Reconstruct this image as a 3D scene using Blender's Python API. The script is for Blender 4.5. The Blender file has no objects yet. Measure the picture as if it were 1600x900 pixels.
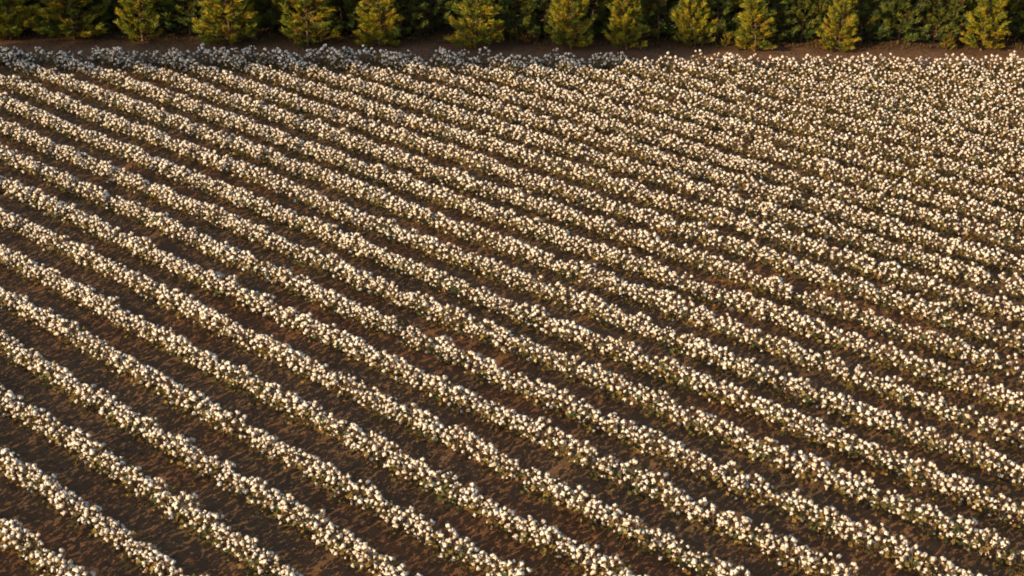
import bpy, math, random
import numpy as np
from mathutils import Vector, Matrix, Euler
random.seed(11)
rng = np.random.default_rng(11)
R = math.radians
scene = bpy.context.scene
col = scene.collection

# ------------------------------------------------------------------ camera
F_PX, PITCH, CAM_Z = 2400.0, R(24.937), 11.88
cam_data = bpy.data.cameras.new("camera")
cam_data.sensor_width = 36.0
cam_data.lens = 36.0 * F_PX / 1600.0
cam_data.clip_end = 5000.0
cam = bpy.data.objects.new("camera", cam_data)
col.objects.link(cam)
cam.location = (0, 0, CAM_Z)
cam.rotation_euler = (math.pi / 2 - PITCH, 0, 0)
scene.camera = cam

# ------------------------------------------------------------------ sky, sun, exposure
SUN_AZ, SUN_EL = R(43.0), R(18.0)          # the way the light travels, measured from +x towards +y
world = bpy.data.worlds.new("World")
scene.world = world
world.use_nodes = True
wn = world.node_tree
bg = wn.nodes["Background"]
sky = wn.nodes.new("ShaderNodeTexSky")
sky.sky_type = 'NISHITA'
sky.sun_disc = False
sky.sun_elevation = SUN_EL
sky.sun_rotation = math.atan2(-math.cos(SUN_AZ), -math.sin(SUN_AZ))
sky.dust_density = 1.5
wn.links.new(sky.outputs[0], bg.inputs[0])
bg.inputs[1].default_value = 0.15
sun_data = bpy.data.lights.new("sun", 'SUN')
sun_data.energy = 4.8
sun_data.angle = R(0.5)
sun_data.color = (1.0, 0.74, 0.43)
sun = bpy.data.objects.new("sun", sun_data)
col.objects.link(sun)
sd = Vector((math.cos(SUN_EL) * math.cos(SUN_AZ), math.cos(SUN_EL) * math.sin(SUN_AZ), -math.sin(SUN_EL)))
sun.rotation_euler = sd.to_track_quat('-Z', 'Y').to_euler()
sun.location = (-30, -10, 30)
vs = scene.view_settings
vs.view_transform = 'Standard'
vs.look = 'None'
vs.gamma = 1.0
vs.use_curve_mapping = False
vs.exposure = 0.58
scene.cycles.pixel_filter_type = 'BLACKMAN_HARRIS'
scene.cycles.filter_width = 1.8

# ------------------------------------------------------------------ helpers
def at(px, py, z=0.0):
    """photo pixel -> point on the level plane at height z"""
    x = (px - 800) / F_PX
    y = -(py - 450) / F_PX
    d = (x, math.cos(PITCH) + y * math.sin(PITCH), -math.sin(PITCH) + y * math.cos(PITCH))
    t = (z - CAM_Z) / d[2]
    return Vector((d[0] * t, d[1] * t, z))

def pix(x, y, z):
    dz = z - CAM_Z
    w = y * math.cos(PITCH) - dz * math.sin(PITCH)
    v = y * math.sin(PITCH) + dz * math.cos(PITCH)
    return 800 + F_PX * x / w, 450 - F_PX * v / w, F_PX / w

def tag(o, label=None, cat=None, group=None, kind=None):
    if label: o["label"] = label
    if cat: o["category"] = cat
    if group: o["group"] = group
    if kind: o["kind"] = kind
    return o

class MB:
    """collects vertices, faces, a colour per vertex and a material slot per face"""
    def __init__(s):
        s.v, s.f, s.c, s.m = [], [], [], []
    def add(s, verts, faces, colour=(1, 1, 1), mat=0):
        b = len(s.v)
        s.v.extend([tuple(p) for p in verts])
        s.c.extend([colour] * len(verts))
        s.f.extend([tuple(i + b for i in f) for f in faces])
        s.m.extend([mat] * len(faces))
    def tube(s, pts, radii, n=5, colour=(1, 1, 1), mat=0):
        rings = []
        for i, p in enumerate(pts):
            p = Vector(p)
            a = Vector(pts[min(i + 1, len(pts) - 1)]) - Vector(pts[max(i - 1, 0)])
            q = a.to_track_quat('Z', 'Y')
            rings.append([p + q @ Vector((math.cos(2 * math.pi * k / n) * radii[i], math.sin(2 * math.pi * k / n) * radii[i], 0)) for k in range(n)])
        vv = [p for r in rings for p in r]
        ff = []
        for i in range(len(pts) - 1):
            for k in range(n):
                ff.append((i * n + k, i * n + (k + 1) % n, (i + 1) * n + (k + 1) % n, (i + 1) * n + k))
        s.add(vv, ff, colour, mat)
    def mesh(s, name, mats, smooth=True):
        me = bpy.data.meshes.new(name)
        me.from_pydata(s.v, [], s.f)
        for m in mats: me.materials.append(m)
        if len(mats) > 1: me.polygons.foreach_set("material_index", s.m)
        at_ = me.color_attributes.new("tint", 'FLOAT_COLOR', 'POINT')
        at_.data.foreach_set("color", np.array([(c[0], c[1], c[2], 1.0) for c in s.c], dtype=np.float32).ravel())
        if smooth: me.polygons.foreach_set("use_smooth", [True] * len(me.polygons))
        me.update()
        return me

def link(name, me, parent=None):
    o = bpy.data.objects.new(name, me)
    col.objects.link(o)
    if parent: o.parent = parent
    return o

# ------------------------------------------------------------------ materials
def base_mat(name, rough=0.8, spec=0.2):
    m = bpy.data.materials.new(name)
    m.use_nodes = True
    p = m.node_tree.nodes["Principled BSDF"]
    p.inputs["Roughness"].default_value = rough
    p.inputs["Specular IOR Level"].default_value = spec
    return m, m.node_tree, p

def tinted(name, rough, spec, translucent=0.0, noise_scale=None, bump=0.0, vary=0.25):
    """colour from the vertex tint, broken up by a noise; thin things let some light through"""
    m, nt, p = base_mat(name, rough, spec)
    a = nt.nodes.new("ShaderNodeAttribute"); a.attribute_name = "tint"
    cur = a.outputs["Color"]
    if noise_scale:
        tc = nt.nodes.new("ShaderNodeTexCoord")
        n = nt.nodes.new("ShaderNodeTexNoise"); n.inputs["Scale"].default_value = noise_scale; n.inputs["Detail"].default_value = 4
        nt.links.new(tc.outputs["Object"], n.inputs["Vector"])
        mr = nt.nodes.new("ShaderNodeMapRange")
        mr.inputs[1].default_value, mr.inputs[2].default_value = 0.3, 0.7
        mr.inputs[3].default_value, mr.inputs[4].default_value = 1 - vary, 1 + vary * 0.6
        nt.links.new(n.outputs["Fac"], mr.inputs[0])
        mx = nt.nodes.new("ShaderNodeVectorMath"); mx.operation = 'SCALE'
        nt.links.new(cur, mx.inputs[0]); nt.links.new(mr.outputs[0], mx.inputs["Scale"])
        cur = mx.outputs[0]
        if bump:
            b = nt.nodes.new("ShaderNodeBump"); b.inputs["Strength"].default_value = bump; b.inputs["Distance"].default_value = 0.01
            nt.links.new(n.outputs["Fac"], b.inputs["Height"]); nt.links.new(b.outputs[0], p.inputs["Normal"])
    nt.links.new(cur, p.inputs["Base Color"])
    if translucent:
        t = nt.nodes.new("ShaderNodeBsdfTranslucent")
        nt.links.new(cur, t.inputs["Color"])
        ms = nt.nodes.new("ShaderNodeMixShader"); ms.inputs[0].default_value = translucent
        nt.links.new(p.outputs[0], ms.inputs[1]); nt.links.new(t.outputs[0], ms.inputs[2])
        nt.links.new(ms.outputs[0], nt.nodes["Material Output"].inputs[0])
    return m

M_COTTON = tinted("cotton_lint", 0.95, 0.05, 0.28, 70.0, 0.6, 0.18)
M_STEM = tinted("cotton_stem", 0.85, 0.1)
M_LEAF = tinted("cotton_leaf", 0.7, 0.2, 0.25)
M_NEEDLE = tinted("pine_needles", 0.5, 0.3, 0.35)
M_BARK = tinted("pine_bark", 0.9, 0.1, 0.0, 14.0, 0.6, 0.4)
M_LITTER = tinted("dry_litter", 0.85, 0.1, 0.1)

def soil_material():
    m, nt, p = base_mat("tilled_soil", 0.95, 0.08)
    N, L = nt.nodes.new, nt.links.new
    def attr(nm):
        a = N("ShaderNodeAttribute"); a.attribute_name = nm; return a.outputs["Fac"]
    u, v, zone = attr("u"), attr("v"), attr("zone")
    def comb(su, sv):
        a = N("ShaderNodeMath"); a.operation = 'MULTIPLY'; a.inputs[1].default_value = su; L(u, a.inputs[0])
        b = N("ShaderNodeMath"); b.operation = 'MULTIPLY'; b.inputs[1].default_value = sv; L(v, b.inputs[0])
        c = N("ShaderNodeCombineXYZ"); L(a.outputs[0], c.inputs[0]); L(b.outputs[0], c.inputs[1]); return c.outputs[0]
    def noise(vec, sc, det=5, ro=0.6):
        n = N("ShaderNodeTexNoise"); n.inputs["Scale"].default_value = sc; n.inputs["Detail"].default_value = det
        n.inputs["Roughness"].default_value = ro; L(vec, n.inputs["Vector"]); return n.outputs["Fac"]
    def ramp(fac, stops):
        r = N("ShaderNodeValToRGB"); e = r.color_ramp.elements
        while len(e) < len(stops): e.new(0.5)
        for i, (ps, c) in enumerate(stops): e[i].position = ps; e[i].color = (*c, 1)
        L(fac, r.inputs[0]); return r.outputs[0]
    def mix(fac, a, b, mode='MIX'):
        x = N("ShaderNodeMix"); x.data_type = 'RGBA'; x.blend_type = mode
        if isinstance(fac, float): x.inputs[0].default_value = fac
        else: L(fac, x.inputs[0])
        for s_, val in ((6, a), (7, b)):
            if isinstance(val, tuple): x.inputs[s_].default_value = (*val, 1)
            else: L(val, x.inputs[s_])
        return x.outputs[2]
    clods = noise(comb(1, 1), 16.0, 8, 0.75)
    streak = noise(comb(0.5, 3.2), 1.6, 5, 0.6)
    patch = noise(comb(0.8, 1), 0.35, 3, 0.5)
    c1 = ramp(clods, [(0.25, (0.09, 0.057, 0.033)), (0.52, (0.132, 0.083, 0.047)), (0.78, (0.175, 0.11, 0.06))])
    c2 = ramp(streak, [(0.33, (0.088, 0.058, 0.035)), (0.55, (0.15, 0.086, 0.044)), (0.72, (0.28, 0.13, 0.05))])
    c = mix(0.5, c1, c2)
    red = ramp(patch, [(0.45, (1, 1, 1)), (0.65, (1.25, 0.92, 0.75))])
    c = mix(0.7, c, red, 'MULTIPLY')
    track = mix(clods, (0.10, 0.06, 0.038), (0.23, 0.125, 0.07))
    needle = mix(noise(comb(1, 1), 22.0), (0.05, 0.033, 0.02), (0.13, 0.07, 0.035))
    z1 = ramp(zone, [(0.40, (0, 0, 0)), (0.55, (1, 1, 1))])
    z2 = ramp(zone, [(0.74, (0, 0, 0)), (0.92, (1, 1, 1))])
    c = mix(z1, c, track); c = mix(z2, c, needle)
    L(c, p.inputs["Base Color"])
    b = N("ShaderNodeBump"); b.inputs["Strength"].default_value = 0.9; b.inputs["Distance"].default_value = 0.03
    h = N("ShaderNodeMath"); h.operation = 'ADD'; L(noise(comb(1, 1), 30.0, 8, 0.75), h.inputs[0]); L(streak, h.inputs[1])
    L(h.outputs[0], b.inputs["Height"]); L(b.outputs[0], p.inputs["Normal"])
    return m
M_SOIL = soil_material()

def far_ground_material():
    m, nt, p = base_mat("forest_floor", 0.95, 0.05)
    tc = nt.nodes.new("ShaderNodeTexCoord")
    n = nt.nodes.new("ShaderNodeTexNoise"); n.inputs["Scale"].default_value = 1.3; n.inputs["Detail"].default_value = 8
    nt.links.new(tc.outputs["Object"], n.inputs["Vector"])
    r = nt.nodes.new("ShaderNodeValToRGB")
    r.color_ramp.elements[0].color = (0.05, 0.04, 0.022, 1); r.color_ramp.elements[1].color = (0.13, 0.09, 0.05, 1)
    nt.links.new(n.outputs["Fac"], r.inputs[0]); nt.links.new(r.outputs[0], p.inputs["Base Color"])
    return m

# ------------------------------------------------------------------ rows of the field
THETA, ROW0, PITCH_ROW = R(46.939), 8.961, 0.97
CT, ST = math.cos(THETA), math.sin(THETA)
E0, E1 = at(0, 81, 0.36), at(1600, 97, 0.36)          # tops of the last plants along the far end
def field_end(x):
    return E0.y + (E1.y - E0.y) * (x - E0.x) / (E1.x - E0.x)

def vnoise(x, y, seed):
    """smooth value noise on arrays"""
    g = np.random.default_rng(seed).random((256, 256))
    xi, yi = np.floor(x).astype(int), np.floor(y).astype(int)
    fx, fy = x - xi, y - yi
    fx, fy = fx * fx * (3 - 2 * fx), fy * fy * (3 - 2 * fy)
    a, b = g[xi % 256, yi % 256], g[(xi + 1) % 256, yi % 256]
    c, d = g[xi % 256, (yi + 1) % 256], g[(xi + 1) % 256, (yi + 1) % 256]
    return (a * (1 - fx) + b * fx) * (1 - fy) + (c * (1 - fx) + d * fx) * fy - 0.5

def ground_z(x, y):
    x, y = np.asarray(x, float), np.asarray(y, float)
    v = x * CT + y * ST - ROW0
    u = -x * ST + y * CT
    end = E0.y + (E1.y - E0.y) * (x - E0.x) / (E1.x - E0.x)
    inside = np.clip((end + 0.5 - y) / 0.6, 0, 1)
    bed = 0.035 * np.cos(2 * np.pi * v / PITCH_ROW)
    fur = 0.022 * vnoise(u * 0.6, v * 6.0, 3)
    z = inside * (bed + fur) + 0.03 * vnoise(x * 2.3, y * 2.3, 4) + 0.009 * vnoise(x * 6, y * 6, 5)
    return z + 0.05 * vnoise(x * 0.4, y * 0.4, 6)

# ------------------------------------------------------------------ ground
me = bpy.data.meshes.new("ground")
S = 3000.0
me.from_pydata([(-S, -S, -0.25), (S, -S, -0.25), (S, S, -0.25), (-S, S, -0.25)], [], [(0, 1, 2, 3)])
me.materials.append(far_ground_material())
tag(link("ground", me), kind="structure")

gx = np.arange(-28, 28.01, 0.11); gy = np.arange(4, 62.01, 0.11)
X, Y = np.meshgrid(gx, gy, indexing='ij')
Z = ground_z(X, Y)
edge = np.minimum(np.minimum(X + 28, 28 - X), np.minimum(Y - 4, 62 - Y))
Z = np.where(edge < 0.05, -0.4, Z)
nx, ny = X.shape
V = np.stack([X.ravel(), Y.ravel(), Z.ravel()], 1)
idx = np.arange(nx * ny).reshape(nx, ny)
Q = np.stack([idx[:-1, :-1].ravel(), idx[1:, :-1].ravel(), idx[1:, 1:].ravel(), idx[:-1, 1:].ravel()], 1)
me = bpy.data.meshes.new("tilled_soil")
me.vertices.add(len(V)); me.vertices.foreach_set("co", V.ravel())
me.loops.add(Q.size); me.loops.foreach_set("vertex_index", Q.ravel().astype(np.int32))
me.polygons.add(len(Q)); me.polygons.foreach_set("loop_start", np.arange(0, Q.size, 4, dtype=np.int32))
me.update(calc_edges=True)
me.polygons.foreach_set("use_smooth", np.ones(len(Q), bool))
END = E0.y + (E1.y - E0.y) * (X - E0.x) / (E1.x - E0.x)
wob = 0.5 * vnoise(X * 0.8, Y * 0.8, 9)
for nm, arr in (("u", -X * ST + Y * CT), ("v", X * CT + Y * ST), ("zone", np.clip((Y - END + wob) / 5.0 + 0.4, 0, 1))):
    a = me.attributes.new(nm, 'FLOAT', 'POINT'); a.data.foreach_set("value", arr.ravel().astype(np.float32))
me.materials.append(M_SOIL)
tag(link("tilled_soil", me), kind="structure")

# ------------------------------------------------------------------ cotton plants
def boll_mesh_data(r, lobes, tint):
    """open boll: four or five fluffy locks bulging out of a dry brown bur; opening towards +z"""
    vs_, fs = [], []
    n = 2 * lobes
    ph0 = random.uniform(0, 6.28)
    rings = [(-0.58, 0.42), (-0.12, 0.90), (0.36, 0.92), (0.70, 0.56)]
    lob = [random.uniform(0.82, 1.32) for _ in range(lobes)]            # each lock its own length
    ht = [random.uniform(-0.16, 0.22) for _ in range(lobes)]
    vs_.append((0, 0, -0.74 * r))
    for ri, (zi, rr) in enumerate(rings):
        for k in range(n):
            a = 2 * math.pi * k / n + random.uniform(-.12, .12)
            j = k // 2
            bulge = lob[j] + random.uniform(-.08, .08) if k % 2 == 0 else 0.54 + random.uniform(-.10, .14)
            z = zi + (ht[j] if k % 2 == 0 else -0.10) * (0.5 + 0.25 * ri) + random.uniform(-.07, .07)
            vs_.append((math.cos(a + ph0) * rr * r * bulge, math.sin(a + ph0) * rr * r * bulge, r * z))
    vs_.append((0, 0, 0.42 * r))
    for k in range(n):
        fs.append((0, 1 + (k + 1) % n, 1 + k))
    for i in range(len(rings) - 1):
        for k in range(n):
            fs.append((1 + i * n + k, 1 + i * n + (k + 1) % n, 1 + (i + 1) * n + (k + 1) % n, 1 + (i + 1) * n + k))
    b = 1 + (len(rings) - 1) * n
    for k in range(n):
        fs.append((b + k, b + (k + 1) % n, len(vs_) - 1))
    bur_v, bur_f = [], []
    for j in range(lobes):
        a = ph0 + 2 * math.pi * (j + 0.25) / lobes
        c, s_ = math.cos(a), math.sin(a)
        w = 0.40 * r
        o = len(bur_v)
        bur_v += [(0, 0, -0.95 * r), (c * 0.62 * r - s_ * w, s_ * 0.62 * r + c * w, -0.62 * r), (c * 1.15 * r, s_ * 1.15 * r, 0.10 * r), (c * 0.62 * r + s_ * w, s_ * 0.62 * r - c * w, -0.62 * r)]
        bur_f += [(o, o + 1, o + 2), (o, o + 2, o + 3)]
    bur_c = random.choice([(0.16, 0.085, 0.04), (0.22, 0.12, 0.05), (0.12, 0.07, 0.035)])
    return (vs_, fs, tint), (bur_v, bur_f, bur_c)

LINT = [(0.81, 0.74, 0.635), (0.79, 0.705, 0.59), (0.83, 0.785, 0.70), (0.76, 0.66, 0.525), (0.81, 0.735, 0.635), (0.68, 0.57, 0.43), (0.83, 0.78, 0.70), (0.79, 0.715, 0.61)]
BOLLS = [boll_mesh_data(0.0365, (4, 5, 4, 3)[i % 4], LINT[i % len(LINT)]) for i in range(24)]
def boll_mesh(i):
    mb = MB(); (v, f, c), (bv, bf, bc) = BOLLS[i]
    mb.add(v, f, c, 0); mb.add(bv, bf, bc, 1)
    return mb.mesh("boll", [M_COTTON, M_STEM])
BOLL_ME = [boll_mesh(i) for i in range(len(BOLLS))]

def leaf_quad(mb, p, d, size, colour, mat=0):
    """small crumpled three-pointed leaf"""
    q = Vector(d).to_track_quat('Y', 'Z') @ Euler((random.uniform(-.7, .7), random.uniform(-.9, .9), 0)).to_quaternion()
    s = size
    pts = [(0, 0, 0), (-0.5 * s, 0.35 * s, 0.10 * s), (-0.28 * s, 0.62 * s, -0.05 * s), (0, 1.05 * s, 0.12 * s), (0.28 * s, 0.62 * s, -0.06 * s), (0.52 * s, 0.38 * s, 0.14 * s)]
    mb.add([Vector(p) + q @ Vector(t) for t in pts], [(0, 2, 1), (0, 3, 2), (0, 4, 3), (0, 5, 4)], colour, mat)

DRY = [(0.21, 0.135, 0.038), (0.26, 0.165, 0.042), (0.16, 0.105, 0.035), (0.25, 0.18, 0.045), (0.18, 0.09, 0.028), (0.17, 0.135, 0.035)]
GREEN = [(0.06, 0.085, 0.022), (0.085, 0.105, 0.025), (0.10, 0.11, 0.03), (0.05, 0.07, 0.02)]
def make_variant(kind):
    h = random.uniform(0.29, 0.385)
    stem, leaf, bolls = MB(), MB(), []
    sc = random.choice([(0.10, 0.06, 0.035), (0.13, 0.07, 0.035), (0.085, 0.05, 0.03)])
    lean = Vector((random.uniform(-.05, .05), random.uniform(-.05, .05), 0))
    axis = lambda t: Vector((lean.x * t * t, lean.y * t * t, t * h))
    stem.tube([(0, 0, -0.06)] + [axis(t) for t in (0.3, 0.65, 1.0)], [0.010, 0.008, 0.006, 0.003], 5, sc)
    nb = {'full': random.randint(15, 19), 'leafy': random.randint(12, 15), 'thin': random.randint(8, 11)}[kind]
    a0 = random.uniform(0, 6.28)
    for i in range(nb):
        t = 0.14 + 0.88 * ((i + random.uniform(0, 1)) / nb) ** 0.8
        a = a0 + i * 2.4 + random.uniform(-.5, .5)
        reach = (0.150 * (1 - 0.72 * max(t - 0.35, 0)) * random.uniform(0.45, 1.08)) * (1.0 if t < 0.93 else 0.25)
        b = axis(min(t, 1)) - Vector((0, 0, 0.05))
        if b.z < 0.02: b.z = 0.02
        tip = Vector((b.x + math.cos(a) * reach, b.y + math.sin(a) * reach, max(b.z + random.uniform(0.03, 0.09), 0.05)))
        mid = (b + tip) / 2 + Vector((0, 0, -0.012))
        stem.tube([b, mid, tip], [0.005, 0.004, 0.003], 3, sc)
        sca = random.choice([random.uniform(0.5, 0.8), random.uniform(0.8, 1.1), random.uniform(0.95, 1.3)])
        out = Vector((math.cos(a) * random.uniform(.2, 1.1), math.sin(a) * random.uniform(.2, 1.1), random.uniform(0.5, 1.1))).normalized()
        rot = out.to_track_quat('Z', 'Y') @ Euler((0, 0, random.uniform(0, 6.28))).to_quaternion()
        squash = (sca * random.uniform(.8, 1.1), sca * random.uniform(.8, 1.1), sca * random.uniform(.85, 1.35))
        bolls.append((random.randrange(len(BOLLS)), tip + out * 0.026 * sca, rot, squash))
    nl = {'full': 30, 'leafy': 44, 'thin': 38}[kind]
    for i in range(nl):
        t = random.uniform(0.02, 0.85 if kind == 'leafy' else 0.7)
        a = random.uniform(0, 6.28); rr = random.uniform(0.03, 0.20)
        p = axis(t) + Vector((math.cos(a) * rr, math.sin(a) * rr, random.uniform(-.03, .03)))
        p.z = max(p.z, 0.015)
        g = random.random() < (0.5 if kind == 'leafy' else 0.14)
        leaf_quad(leaf, p, (math.cos(a), math.sin(a), random.uniform(-.6, .5)), random.uniform(0.035, 0.075), random.choice(GREEN if g else DRY))
    return dict(kind=kind, stem=stem, leaf=leaf, bolls=bolls, h=h)

KINDS = ['full', 'full', 'leafy', 'thin', 'full', 'leafy', 'full', 'thin']
VARIANTS = [make_variant(KINDS[i % 8]) for i in range(32)]
for v in VARIANTS:
    v['stem_me'] = v['stem'].mesh("stem", [M_STEM])
    v['leaf_me'] = v['leaf'].mesh("foliage", [M_LEAF])

# where they stand: along every row, from the near side to the far end of the field
spots = []
n_lo, n_hi = -8, 52
for n in range(n_lo, n_hi):
    off = ROW0 + n * PITCH_ROW
    u = -40.0 + random.uniform(0, .2)
    while u < 45:
        u += random.uniform(0.13, 0.20)
        w = random.gauss(0, 0.012) + 0.010 * math.sin(u * 0.7 + n * 2.1)
        x = (off + w) * CT - u * ST
        y = (off + w) * ST + u * CT
        if y < 11 or y > field_end(x) + random.uniform(-.25, .15): continue
        if abs(x) > 0.345 * y + 4.5 + 1.2: continue
        if random.random() < 0.012: continue
        spots.append((x, y, float(ground_z(x, y)) - 0.005))
x = -18.0                                              # the end rows that close the field along the track
while x < 18:
    x += random.uniform(0.14, 0.34)
    y = field_end(x) + random.gauss(0.10, 0.20)
    spots.append((x, y, float(ground_z(x, y)) - 0.005))
def in_view(s):
    px, py, sc = pix(s[0], s[1], s[2] + 0.2)
    return -10 < px < 1610 and py < 905, sc
near = sorted([(in_view(s)[1], i) for i, s in enumerate(spots) if in_view(s)[0]], reverse=True)
near_ids = [i for _, i in near[:300]]
near_set = set(near_ids)
print("plants", len(spots), "in view", len(near))

BY_KIND = {q: [i for i, v in enumerate(VARIANTS) if v['kind'] == q] for q in ('full', 'leafy', 'thin')}
def pick_variant(x, y):
    """the stand thins out towards the right-hand side of the field"""
    t = min(max((x + 2) / 12 + 0.25 * math.sin(x * .9 + y * .6), 0), 1)
    r = random.random()
    if y > field_end(x) - 0.45: r = 0.5 + 0.5 * r
    q = 'full' if r < 0.62 - 0.47 * t else ('leafy' if r < 0.80 - 0.30 * t else 'thin')
    return random.choice(BY_KIND[q])
LAB = {'full': ('cotton plant crowded with white open bolls that hide its leaves', ),
       'leafy': ('cotton plant with green leaves showing among its white bolls', ),
       'thin': ('thin cotton plant with fewer white bolls and bare brown stems', )}
for i in near_ids:
    x, y, z = spots[i]
    v = VARIANTS[pick_variant(x, y)]
    root = bpy.data.objects.new("cotton_plant", None)
    root.empty_display_size = 0.1
    col.objects.link(root)
    root.location = (x, y, z)
    root.rotation_euler = (random.uniform(-.1, .1), random.uniform(-.1, .1), random.uniform(0, 6.28))
    s = random.uniform(0.93, 1.07)
    root.scale = (s, s, s * random.uniform(.9, 1.1))
    tag(root, LAB[v['kind']][0], "cotton plant", "cotton plants, " + {'full': 'crowded with bolls', 'leafy': 'with green leaves', 'thin': 'sparse'}[v['kind']])
    link("stem", v['stem_me'], root)
    link("foliage", v['leaf_me'], root)
    for bi, p, q, sq in v['bolls']:
        o = link("boll", BOLL_ME[bi], root)
        o.matrix_basis = Matrix.LocRotScale(p, q, Vector(sq))

# all the other plants: one mass, instanced on the row positions
variant_col = bpy.data.collections.new("cotton_variants")
for k, v in enumerate(VARIANTS):
    mb = MB()
    s, l = v['stem'], v['leaf']
    b = len(mb.v); mb.v += s.v; mb.c += s.c; mb.f += s.f; mb.m += [1] * len(s.f)
    b = len(mb.v); mb.v += l.v; mb.c += l.c; mb.f += [tuple(i + b for i in f) for f in l.f]; mb.m += [2] * len(l.f)
    for bi, p, q, sq in v['bolls']:
        M = Matrix.LocRotScale(p, q, Vector(sq))
        (bv, bf, bc), (uv, uf, uc) = BOLLS[bi]
        mb.add([M @ Vector(t) for t in bv], bf, bc, 0)
        mb.add([M @ Vector(t) for t in uv], uf, uc, 1)
    o = bpy.data.objects.new("cotton_variant_%02d" % k, mb.mesh("cotton_plants_mesh", [M_COTTON, M_STEM, M_LEAF]))
    variant_col.objects.link(o)

rest = [s for i, s in enumerate(spots) if i not in near_set]
me = bpy.data.meshes.new("cotton_rows")
me.from_pydata(rest, [], [])
k = len(rest)
rot = np.stack([rng.uniform(-.07, .07, k), rng.uniform(-.07, .07, k), rng.uniform(0, 6.28, k)], 1)
a = me.attributes.new("rot", 'FLOAT_VECTOR', 'POINT'); a.data.foreach_set("vector", rot.astype(np.float32).ravel())
a = me.attributes.new("size", 'FLOAT', 'POINT'); a.data.foreach_set("value", (rng.uniform(.91, 1.09, k) * np.array([1.18 if s[1] > field_end(s[0]) - .4 else 1.0 for s in rest])).astype(np.float32))
a = me.attributes.new("pick", 'INT', 'POINT'); a.data.foreach_set("value", np.array([pick_variant(s[0], s[1]) for s in rest], dtype=np.int32))
rows = tag(link("cotton_rows", me), "mass of white cotton plants in long parallel rows up to the field's far end", "cotton", kind="stuff")
ng = bpy.data.node_groups.new("cotton_rows", 'GeometryNodeTree')
ng.interface.new_socket("Geometry", in_out='INPUT', socket_type='NodeSocketGeometry')
ng.interface.new_socket("Geometry", in_out='OUTPUT', socket_type='NodeSocketGeometry')
gi, go = ng.nodes.new("NodeGroupInput"), ng.nodes.new("NodeGroupOutput")
ci = ng.nodes.new("GeometryNodeCollectionInfo"); ci.inputs["Collection"].default_value = variant_col
ci.inputs["Separate Children"].default_value = True; ci.inputs["Reset Children"].default_value = True
iop = ng.nodes.new("GeometryNodeInstanceOnPoints"); iop.inputs["Pick Instance"].default_value = True
def named(nm, ty):
    n_ = ng.nodes.new("GeometryNodeInputNamedAttribute"); n_.data_type = ty; n_.inputs["Name"].default_value = nm
    return n_.outputs["Attribute"]
e2r = ng.nodes.new("FunctionNodeEulerToRotation")
gl = ng.links.new
gl(gi.outputs[0], iop.inputs["Points"]); gl(ci.outputs[0], iop.inputs["Instance"])
gl(named("pick", 'INT'), iop.inputs["Instance Index"])
gl(named("rot", 'FLOAT_VECTOR'), e2r.inputs[0]); gl(e2r.outputs[0], iop.inputs["Rotation"])
gl(named("size", 'FLOAT'), iop.inputs["Scale"])
gl(iop.outputs[0], go.inputs[0])
rows.modifiers.new("rows", 'NODES').node_group = ng

# ------------------------------------------------------------------ young pines
def tuft(mb, p, d, length, n, colour):
    """one brush of needles round a shoot"""
    q = Vector(d).to_track_quat('Z', 'Y')
    for i in range(n):
        t = random.uniform(-0.3, 0.5) * length
        a = random.uniform(0, 6.28)
        sp = random.uniform(0.15, 0.9)
        nd = q @ Vector((math.cos(a) * sp, math.sin(a) * sp, 1)).normalized()
        b = Vector(p) + (q @ Vector((0, 0, t)))
        L_ = length * random.uniform(0.6, 1.0)
        side = nd.cross(Vector((random.uniform(-1, 1), random.uniform(-1, 1), random.uniform(-1, 1)))).normalized() * random.uniform(0.012, 0.022)
        k = random.uniform(0.8, 1.2)
        mb.add([b - side, b + side, b + nd * L_ + Vector((0, 0, -0.08 * L_))], [(0, 1, 2)], (colour[0] * k, colour[1] * k, colour[2] * k))

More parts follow.
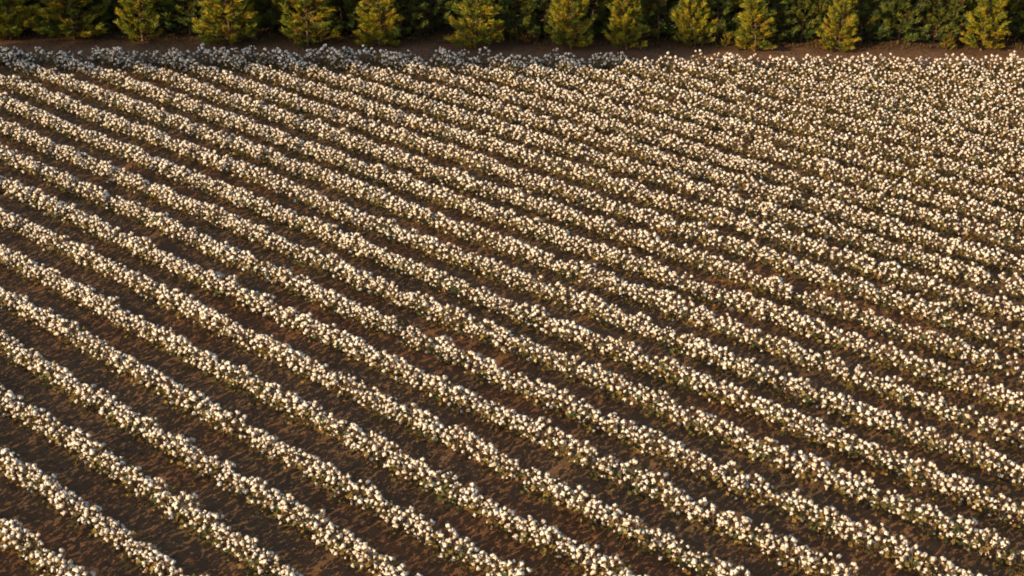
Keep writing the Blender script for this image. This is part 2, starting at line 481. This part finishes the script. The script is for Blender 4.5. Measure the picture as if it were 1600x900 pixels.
NEED = [(0.25, 0.225, 0.018), (0.19, 0.19, 0.02), (0.30, 0.245, 0.018), (0.15, 0.16, 0.02), (0.31, 0.23, 0.018)]
NEED_SHADE = [(0.095, 0.118, 0.024), (0.11, 0.13, 0.024), (0.072, 0.096, 0.026), (0.135, 0.138, 0.022)]  # greener needles for the rear rows, their shade put into the colour
def make_pine(h, rad, dens=1.0, brown=0.06, need=NEED):
    trunk, limbs, crown = MB(), MB(), MB()
    wob = random.uniform(-.05, .05)
    ax = lambda t: Vector((wob * math.sin(t * 3), 0.04 * math.sin(t * 4 + wob * 40), t * h))
    ts = [0, .03, .1, .25, .45, .65, .85, 1]
    trunk.tube([ax(t) - Vector((0, 0, 0.12 if t == 0 else 0)) for t in ts], [0.034, 0.030, 0.026, 0.023, 0.018, 0.013, 0.008, 0.003], 8, (0.13, 0.085, 0.055))
    z = 0.13
    z = 0.10
    while z < h * 0.97:
        t = z / h
        L = rad * (1 - t) ** 0.72 * (0.80 + 0.20 * min(1, z / 0.3))
        nb = random.randint(5, 7) if t < 0.8 else 4
        a0 = random.uniform(0, 6.28)
        for k in range(nb):
            if random.random() < 0.07: continue
            a = a0 + 2 * math.pi * k / nb + random.uniform(-.3, .3)
            Lb = L * random.uniform(0.62, 1.16) + 0.04
            el = R(8 + 38 * t) + random.uniform(-.2, .2)
            b = ax(t)
            dirh = Vector((math.cos(a), math.sin(a), 0))
            p1 = b + dirh * Lb * 0.5 + Vector((0, 0, Lb * 0.5 * math.tan(el) * 0.7))
            p2 = b + dirh * Lb * 0.92 + Vector((0, 0, Lb * 0.92 * math.tan(el) + 0.10 * Lb))
            p1.z, p2.z = max(p1.z, 0.07), max(p2.z, 0.10)
            limbs.tube([b, p1, p2], [0.011, 0.008, 0.004], 4, (0.15, 0.09, 0.05))
            base = random.choice(need)
            nt_ = max(2, int(Lb / 0.10 * dens))
            for j in range(nt_):
                f = 0.28 + 0.72 * (j + random.uniform(.2, .9)) / nt_
                pp = b.lerp(p1, f * 2) if f < 0.5 else p1.lerp(p2, f * 2 - 1)
                up = Vector((dirh.x * random.uniform(.2, 1), dirh.y * random.uniform(.2, 1), random.uniform(0.35, 1.0)))
                up += Vector((random.uniform(-.5, .5), random.uniform(-.5, .5), 0))
                offp = pp + Vector((random.uniform(-.06, .06), random.uniform(-.06, .06), random.uniform(-.02, .05)))
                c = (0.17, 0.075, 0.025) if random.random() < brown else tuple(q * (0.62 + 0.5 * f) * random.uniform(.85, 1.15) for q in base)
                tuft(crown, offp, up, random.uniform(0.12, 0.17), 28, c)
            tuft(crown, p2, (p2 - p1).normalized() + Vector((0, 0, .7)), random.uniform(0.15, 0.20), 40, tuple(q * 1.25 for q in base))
        z += random.uniform(0.11, 0.17)
    tuft(crown, ax(1), (0, 0, 1), 0.2, 22, need[0])
    return (trunk.mesh("trunk", [M_BARK]), limbs.mesh("branches", [M_BARK]), crown.mesh("crown", [M_NEEDLE], False))

PINES = [make_pine(1.95, 0.60), make_pine(2.1, 0.68), make_pine(1.8, 0.58, 1.1), make_pine(2.2, 0.72, 0.9), make_pine(2.0, 0.55, 1.1), make_pine(2.3, 0.70)]
PINES += [make_pine(2.2, 0.66, 1.1, 0.04, NEED_SHADE), make_pine(2.0, 0.62, 1.1, 0.04, NEED_SHADE), make_pine(2.3, 0.70, 1.1, 0.08, NEED_SHADE)]
def pine(variant, loc, sxy, sz, rz, label, group=None, cat="pine tree", name="young_pine"):
    root = bpy.data.objects.new(name, None); root.empty_display_size = 0.3
    col.objects.link(root)
    root.location = (loc[0], loc[1], float(ground_z(loc[0], loc[1])) if abs(loc[0]) < 27 and loc[1] < 61 else -0.25)
    root.rotation_euler = (random.uniform(-.03, .03), random.uniform(-.03, .03), rz)
    root.scale = (sxy, sxy, sz)
    tag(root, label, cat, group)
    tr, li, cr = PINES[variant]
    link("trunk", tr, root); link("branches", li, root); link("crown", cr, root)
    return root

# the front row, left to right: photo x, photo y of the foot, full width in photo pixels, height (m), label
front = [
 (20, 60, 95, 2.0, "dim green young pine by the field corner, standing in shade"),
 (118, 61, 120, 2.1, "broad shaded young pine with one golden branch end"),
 (225, 63, 68, 1.75, "narrow golden pine with its sunlit side leaning towards the field"),
 (360, 71, 100, 2.1, "widest golden pine of the front row, loose tiers of branches"),
 (482, 70, 88, 2.0, "golden pine with its bare lower trunk showing through the branches"),
 (595, 72, 82, 2.0, "dense golden pine with branches down to the ground"),
 (745, 75, 84, 1.75, "golden pine beside the rust-brown bush, long low side branch"),
 (893, 75, 78, 1.95, "golden pine with orange dead leaves at its foot"),
 (978, 76, 66, 1.8, "yellow-green pine with a half-shaded crown close to its neighbour"),
 (1085, 72, 66, 1.85, "slim dense golden pine on clean bare soil"),
 (1178, 79, 64, 1.6, "short golden pine with two small seedlings beside it"),
 (1310, 80, 62, 1.7, "narrow golden pine with one tiny shoot at its left"),
 (1535, 79, 72, 1.75, "golden pine with a round yellow seedling beside it"),
]
for i, (px, py, w, h, lab) in enumerate(front):
    p = at(px, py)
    sc = pix(p.x, p.y, 0)[2]
    k = i % 6
    H0 = [1.95, 2.1, 1.8, 2.2, 2.0, 2.3][k]; R0 = [.60, .68, .58, .72, .55, .70][k]
    pine(k, p, 1.14 * (w / sc) / (2 * R0 + 0.16), h / H0, random.uniform(0, 6.28), lab)
pF = [at(0, 60), at(1600, 81)]
def row_y(x, back): return pF[0].y + (pF[1].y - pF[0].y) * (x - pF[0].x) / (pF[1].x - pF[0].x) + back
SHORT = ["dim green pine at the field corner", "broad shaded pine", "narrow leaning golden pine", "widest golden pine", "golden pine with bare lower trunk", "dense golden pine",
         "golden pine by the rust-brown bush", "golden pine with orange litter", "half-shaded yellow-green pine", "slim golden pine on bare soil", "short golden pine with seedlings",
         "narrow golden pine with a shoot", "golden pine beside the round seedling"]
fx = [at(f[0], f[1]).x for f in front]
for rowi, (back, step) in enumerate([(1.0, 1.0), (2.3, 1.25), (4.3, 1.7)]):
    x = -19 + random.uniform(0, 1)
    while x < 20:
        xx, yy = x + random.uniform(-.3, .3), row_y(x, back) + random.uniform(-.3, .3)
        j = min(range(len(fx)), key=lambda q: abs(fx[q] - xx))
        where = "left of" if xx < fx[j] else "right of"
        lab = "%s-row shade-darkened pine behind and %s the %s" % (("second", "third", "fourth")[rowi], where, SHORT[j])
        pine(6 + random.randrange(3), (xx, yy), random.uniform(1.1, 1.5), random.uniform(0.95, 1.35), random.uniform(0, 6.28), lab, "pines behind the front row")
        x += step * random.uniform(.85, 1.15)
# the front row goes on past the frame
for x in (-14.6, -16.2, -17.9, 14.9, 16.4, 18.0):
    pine(random.randrange(6), (x, row_y(x, 0)), 1.1, 1.0, random.uniform(0, 6.28), "young pine at the end of the front row", "pines at the ends of the front row")

# ------------------------------------------------------------------ small bushes among the pines
def bush(name, px, py, w, h, colours, label, cat, n):
    p = at(px, py); p.z = float(ground_z(p.x, p.y))
    root = bpy.data.objects.new(name, None); root.empty_display_size = 0.2; col.objects.link(root); root.location = p
    tag(root, label, cat)
    st, lf = MB(), MB()
    for k in range(6):
        a = k * 1.05 + random.uniform(-.3, .3)
        tip = Vector((math.cos(a) * w * .35, math.sin(a) * w * .35, h * random.uniform(.6, .95)))
        st.tube([(0, 0, -.05), tip * .5 + Vector((0, 0, h * .12)), tip], [.012, .008, .003], 4, (.14, .08, .045))
    for k in range(n):
        a, t = random.uniform(0, 6.28), random.random() ** .7
        z = h * (0.08 + .92 * t); rr = w * .5 * math.sqrt(max(0, 1 - (t * 1.0) ** 2.2)) * random.uniform(.3, 1.05)
        tuft(lf, (math.cos(a) * rr, math.sin(a) * rr, z), (math.cos(a) * .6, math.sin(a) * .6, .9), random.uniform(.09, .15), 12, random.choice(colours))
    link("stem", st.mesh("stem", [M_BARK]), root); link("foliage", lf.mesh("foliage", [M_NEEDLE], False), root)
YEL = [(.21, .15, .014), (.17, .14, .015)]
RUST = [(.19, .075, .028), (.15, .065, .025), (.23, .11, .03)]
bush("pine_seedling", 1478, 78, .34, .33, YEL, "round yellow pine seedling on bare soil at the field side", "seedling", 40)
bush("pine_seedling", 1134, 73, .22, .38, YEL, "thin upright yellow pine seedling between two golden pines", "seedling", 22)
bush("pine_seedling", 1158, 77, .30, .26, YEL + RUST, "low orange-tinged pine seedling touching the short golden pine", "seedling", 24)
bush("pine_seedling", 1283, 78, .36, .24, RUST + YEL, "low rusty pine seedling at the foot of narrow golden pine", "seedling", 26)
bush("rust_bush", 657, 54, .78, .95, RUST, "rust-brown dying bush standing behind the gap between golden pines", "bush", 120)
bush("dead_weed_clump", 825, 67, .7, .22, RUST, "orange-brown dead weed clump in the shade under the pines", "weeds", 34)
bush("dead_weed_clump", 135, 58, .6, .2, RUST, "low rust-red weed clump under the broad shaded pine", "weeds", 26)

# ------------------------------------------------------------------ tall pines added unseen past the frame, crowns set to shade the field's far left end
def shade_pine(loc, hc, rw, rh):
    tr, li, cr = MB(), MB(), MB()
    tr.tube([(0, 0, -.4), (.03, 0, hc * .5), (0, .03, hc), (0, 0, hc + rh * .9)], [.10, .08, .06, .01], 8, (.13, .085, .055))
    for k in range(26):
        a = k * 2.4; t = (k + .5) / 26
        b = Vector((0, 0, hc - rh * .8 + 1.6 * rh * t))
        e = b + Vector((math.cos(a), math.sin(a), .35)) * rw * math.sqrt(max(.12, 1 - (2 * t - 1) ** 2)) * .95
        li.tube([b, (b + e) / 2 + Vector((0, 0, -.05)), e], [.03, .02, .006], 4, (.14, .09, .05))
        for j in range(22):
            p = b.lerp(e, random.uniform(.35, 1)) + Vector((random.gauss(0, .16), random.gauss(0, .16), random.gauss(0, .12)))
            tuft(cr, p, (random.gauss(0, .5), random.gauss(0, .5), 1), random.uniform(.3, .42), 12, random.choice(NEED))
    root = bpy.data.objects.new("shade_pine", None); col.objects.link(root); root.location = (loc[0], loc[1], -.02)
    tag(root, "added unseen pine with bare trunk and small high crown, set to cast shade", "pine tree", "added shade pines past the frame")
    link("trunk", tr.mesh("trunk", [M_BARK]), root); link("branches", li.mesh("branches", [M_BARK]), root); link("crown", cr.mesh("crown", [M_NEEDLE], False), root)
LSH = 24.0
for k in range(11):
    tx = -15.0 + 1.85 * k
    ty = field_end(tx) - 0.1 + 0.13 * k
    shade_pine((tx - LSH * math.cos(SUN_AZ), ty - LSH * math.sin(SUN_AZ)), LSH * math.tan(SUN_EL) + .1, 0.9, 0.6)

for q in (0, 1):                                        # two more, added out of view to shade the first pines of the front row
    p = at(front[q][0], front[q][1])
    shade_pine((p.x - LSH * math.cos(SUN_AZ), p.y - LSH * math.sin(SUN_AZ)), LSH * math.tan(SUN_EL) + .5, 0.6, 0.45)

# ------------------------------------------------------------------ litter on the soil
def scatter(name, pts, sizes, colours, label, cat, flat=True, mat=None):
    k = len(pts)
    z = ground_z(pts[:, 0], pts[:, 1]) + 0.006
    a = rng.uniform(0, 6.28, k)
    asp = rng.uniform(.3, .8, k)
    ca, sa = np.cos(a), np.sin(a)
    tilt = rng.uniform(-.5, .5, (k, 4)) * sizes[:, None] * .22
    loc = np.array([(-.5, -.4), (.5, -.5), (.45, .5), (-.4, .45)])
    V = np.zeros((k, 4, 3))
    for j in range(4):
        lx, ly = loc[j, 0] * sizes, loc[j, 1] * sizes * asp
        V[:, j, 0] = pts[:, 0] + lx * ca - ly * sa
        V[:, j, 1] = pts[:, 1] + lx * sa + ly * ca
        V[:, j, 2] = z + np.abs(tilt[:, j])
    me = bpy.data.meshes.new(name)
    me.from_pydata(V.reshape(-1, 3).tolist(), [], np.arange(4 * k).reshape(k, 4).tolist())
    c = np.repeat(np.array(colours)[rng.integers(0, len(colours), k)] * rng.uniform(.7, 1.2, (k, 1)), 4, 0)
    at_ = me.color_attributes.new("tint", 'FLOAT_COLOR', 'POINT')
    at_.data.foreach_set("color", np.concatenate([c, np.ones((len(c), 1))], 1).astype(np.float32).ravel())
    me.materials.append(mat or M_LITTER)
    return tag(link(name, me), label, cat, kind="stuff")
k = 34000
py_ = rng.uniform(11, 38.3, k); px_ = rng.uniform(-1, 1, k) * (0.36 * py_ + 2)
keep = vnoise(px_ * 1.1, py_ * 1.1, 21) + rng.normal(0, .22, k) > 0.0
pts = np.stack([px_, py_], 1)[keep]
scatter("fallen_leaves", pts, rng.uniform(.015, .055, len(pts)), [(.14, .08, .036), (.10, .062, .034), (.19, .105, .04), (.07, .05, .03), (.13, .10, .05), (.08, .07, .03)], "brown fallen cotton leaves and trash lying between the rows", "leaf litter")
k = 900
py_ = rng.uniform(11, 38.3, k); px_ = rng.uniform(-1, 1, k) * (0.36 * py_ + 2)
scatter("fallen_lint", np.stack([px_, py_], 1), rng.uniform(.012, .035, k), [(.7, .66, .6), (.6, .55, .47)], "bits of white lint dropped on the dark soil", "cotton lint", mat=M_COTTON)
k = 24000
px_ = rng.uniform(-20, 20, k)
py_ = pF[0].y + (pF[1].y - pF[0].y) * (px_ - pF[0].x) / (pF[1].x - pF[0].x) + rng.normal(0.4, 1.7, k)
keep = py_ > E0.y + (E1.y - E0.y) * (px_ - E0.x) / (E1.x - E0.x) + .5
pts = np.stack([px_, py_], 1)[keep]
scatter("needle_litter", pts, rng.uniform(.02, .08, len(pts)), [(.26, .12, .04), (.15, .07, .03), (.10, .055, .03), (.19, .09, .035), (.07, .05, .03)], "fallen needles and dead leaves on the ground under the pines", "leaf litter")

def blades(name, pts, hh, colours, label, cat):
    mb = MB()
    for (x, y), h in zip(pts, hh):
        z = float(ground_z(x, y))
        c = colours[random.randrange(len(colours))]
        for q in range(3):
            a = random.uniform(0, 6.28); w = .008
            d = Vector((math.cos(a), math.sin(a), 0))
            s_ = Vector((-d.y, d.x, 0)) * w
            b = Vector((x, y, z - .01))
            m_ = b + d * h * .2 + Vector((0, 0, h * .6)); t = b + d * h * random.uniform(.4, .9) + Vector((0, 0, h * random.uniform(.7, 1)))
            mb.add([b - s_, b + s_, m_ + s_ * .8, m_ - s_ * .8, t], [(0, 1, 2, 3), (3, 2, 4)], c)
    return tag(link(name, mb.mesh(name, [M_LEAF], False)), label, cat, kind="stuff")
pts = []
for _ in range(3200):
    x = random.uniform(-18, 18); y = row_y(x, abs(random.gauss(0.3, 1.1)))
    pts.append((x, y))
blades("dry_weeds", pts, [random.uniform(.04, .16) for _ in pts], [(.06, .07, .02), (.09, .08, .025), (.13, .08, .03), (.16, .08, .03)], "dry grass and weeds growing under the pines", "weeds")
pts = []
for _ in range(1500):
    y = random.uniform(12, 38); x = random.uniform(-1, 1) * (.36 * y + 1)
    if vnoise(np.array([x * .7]), np.array([y * .7]), 33)[0] < .08: continue
    pts.append((x, y))
blades("field_weeds", pts, [random.uniform(.03, .10) for _ in pts], [(.07, .085, .02), (.10, .10, .025), (.14, .09, .03)], "small green and tan weeds sprouting between the cotton rows", "weeds")
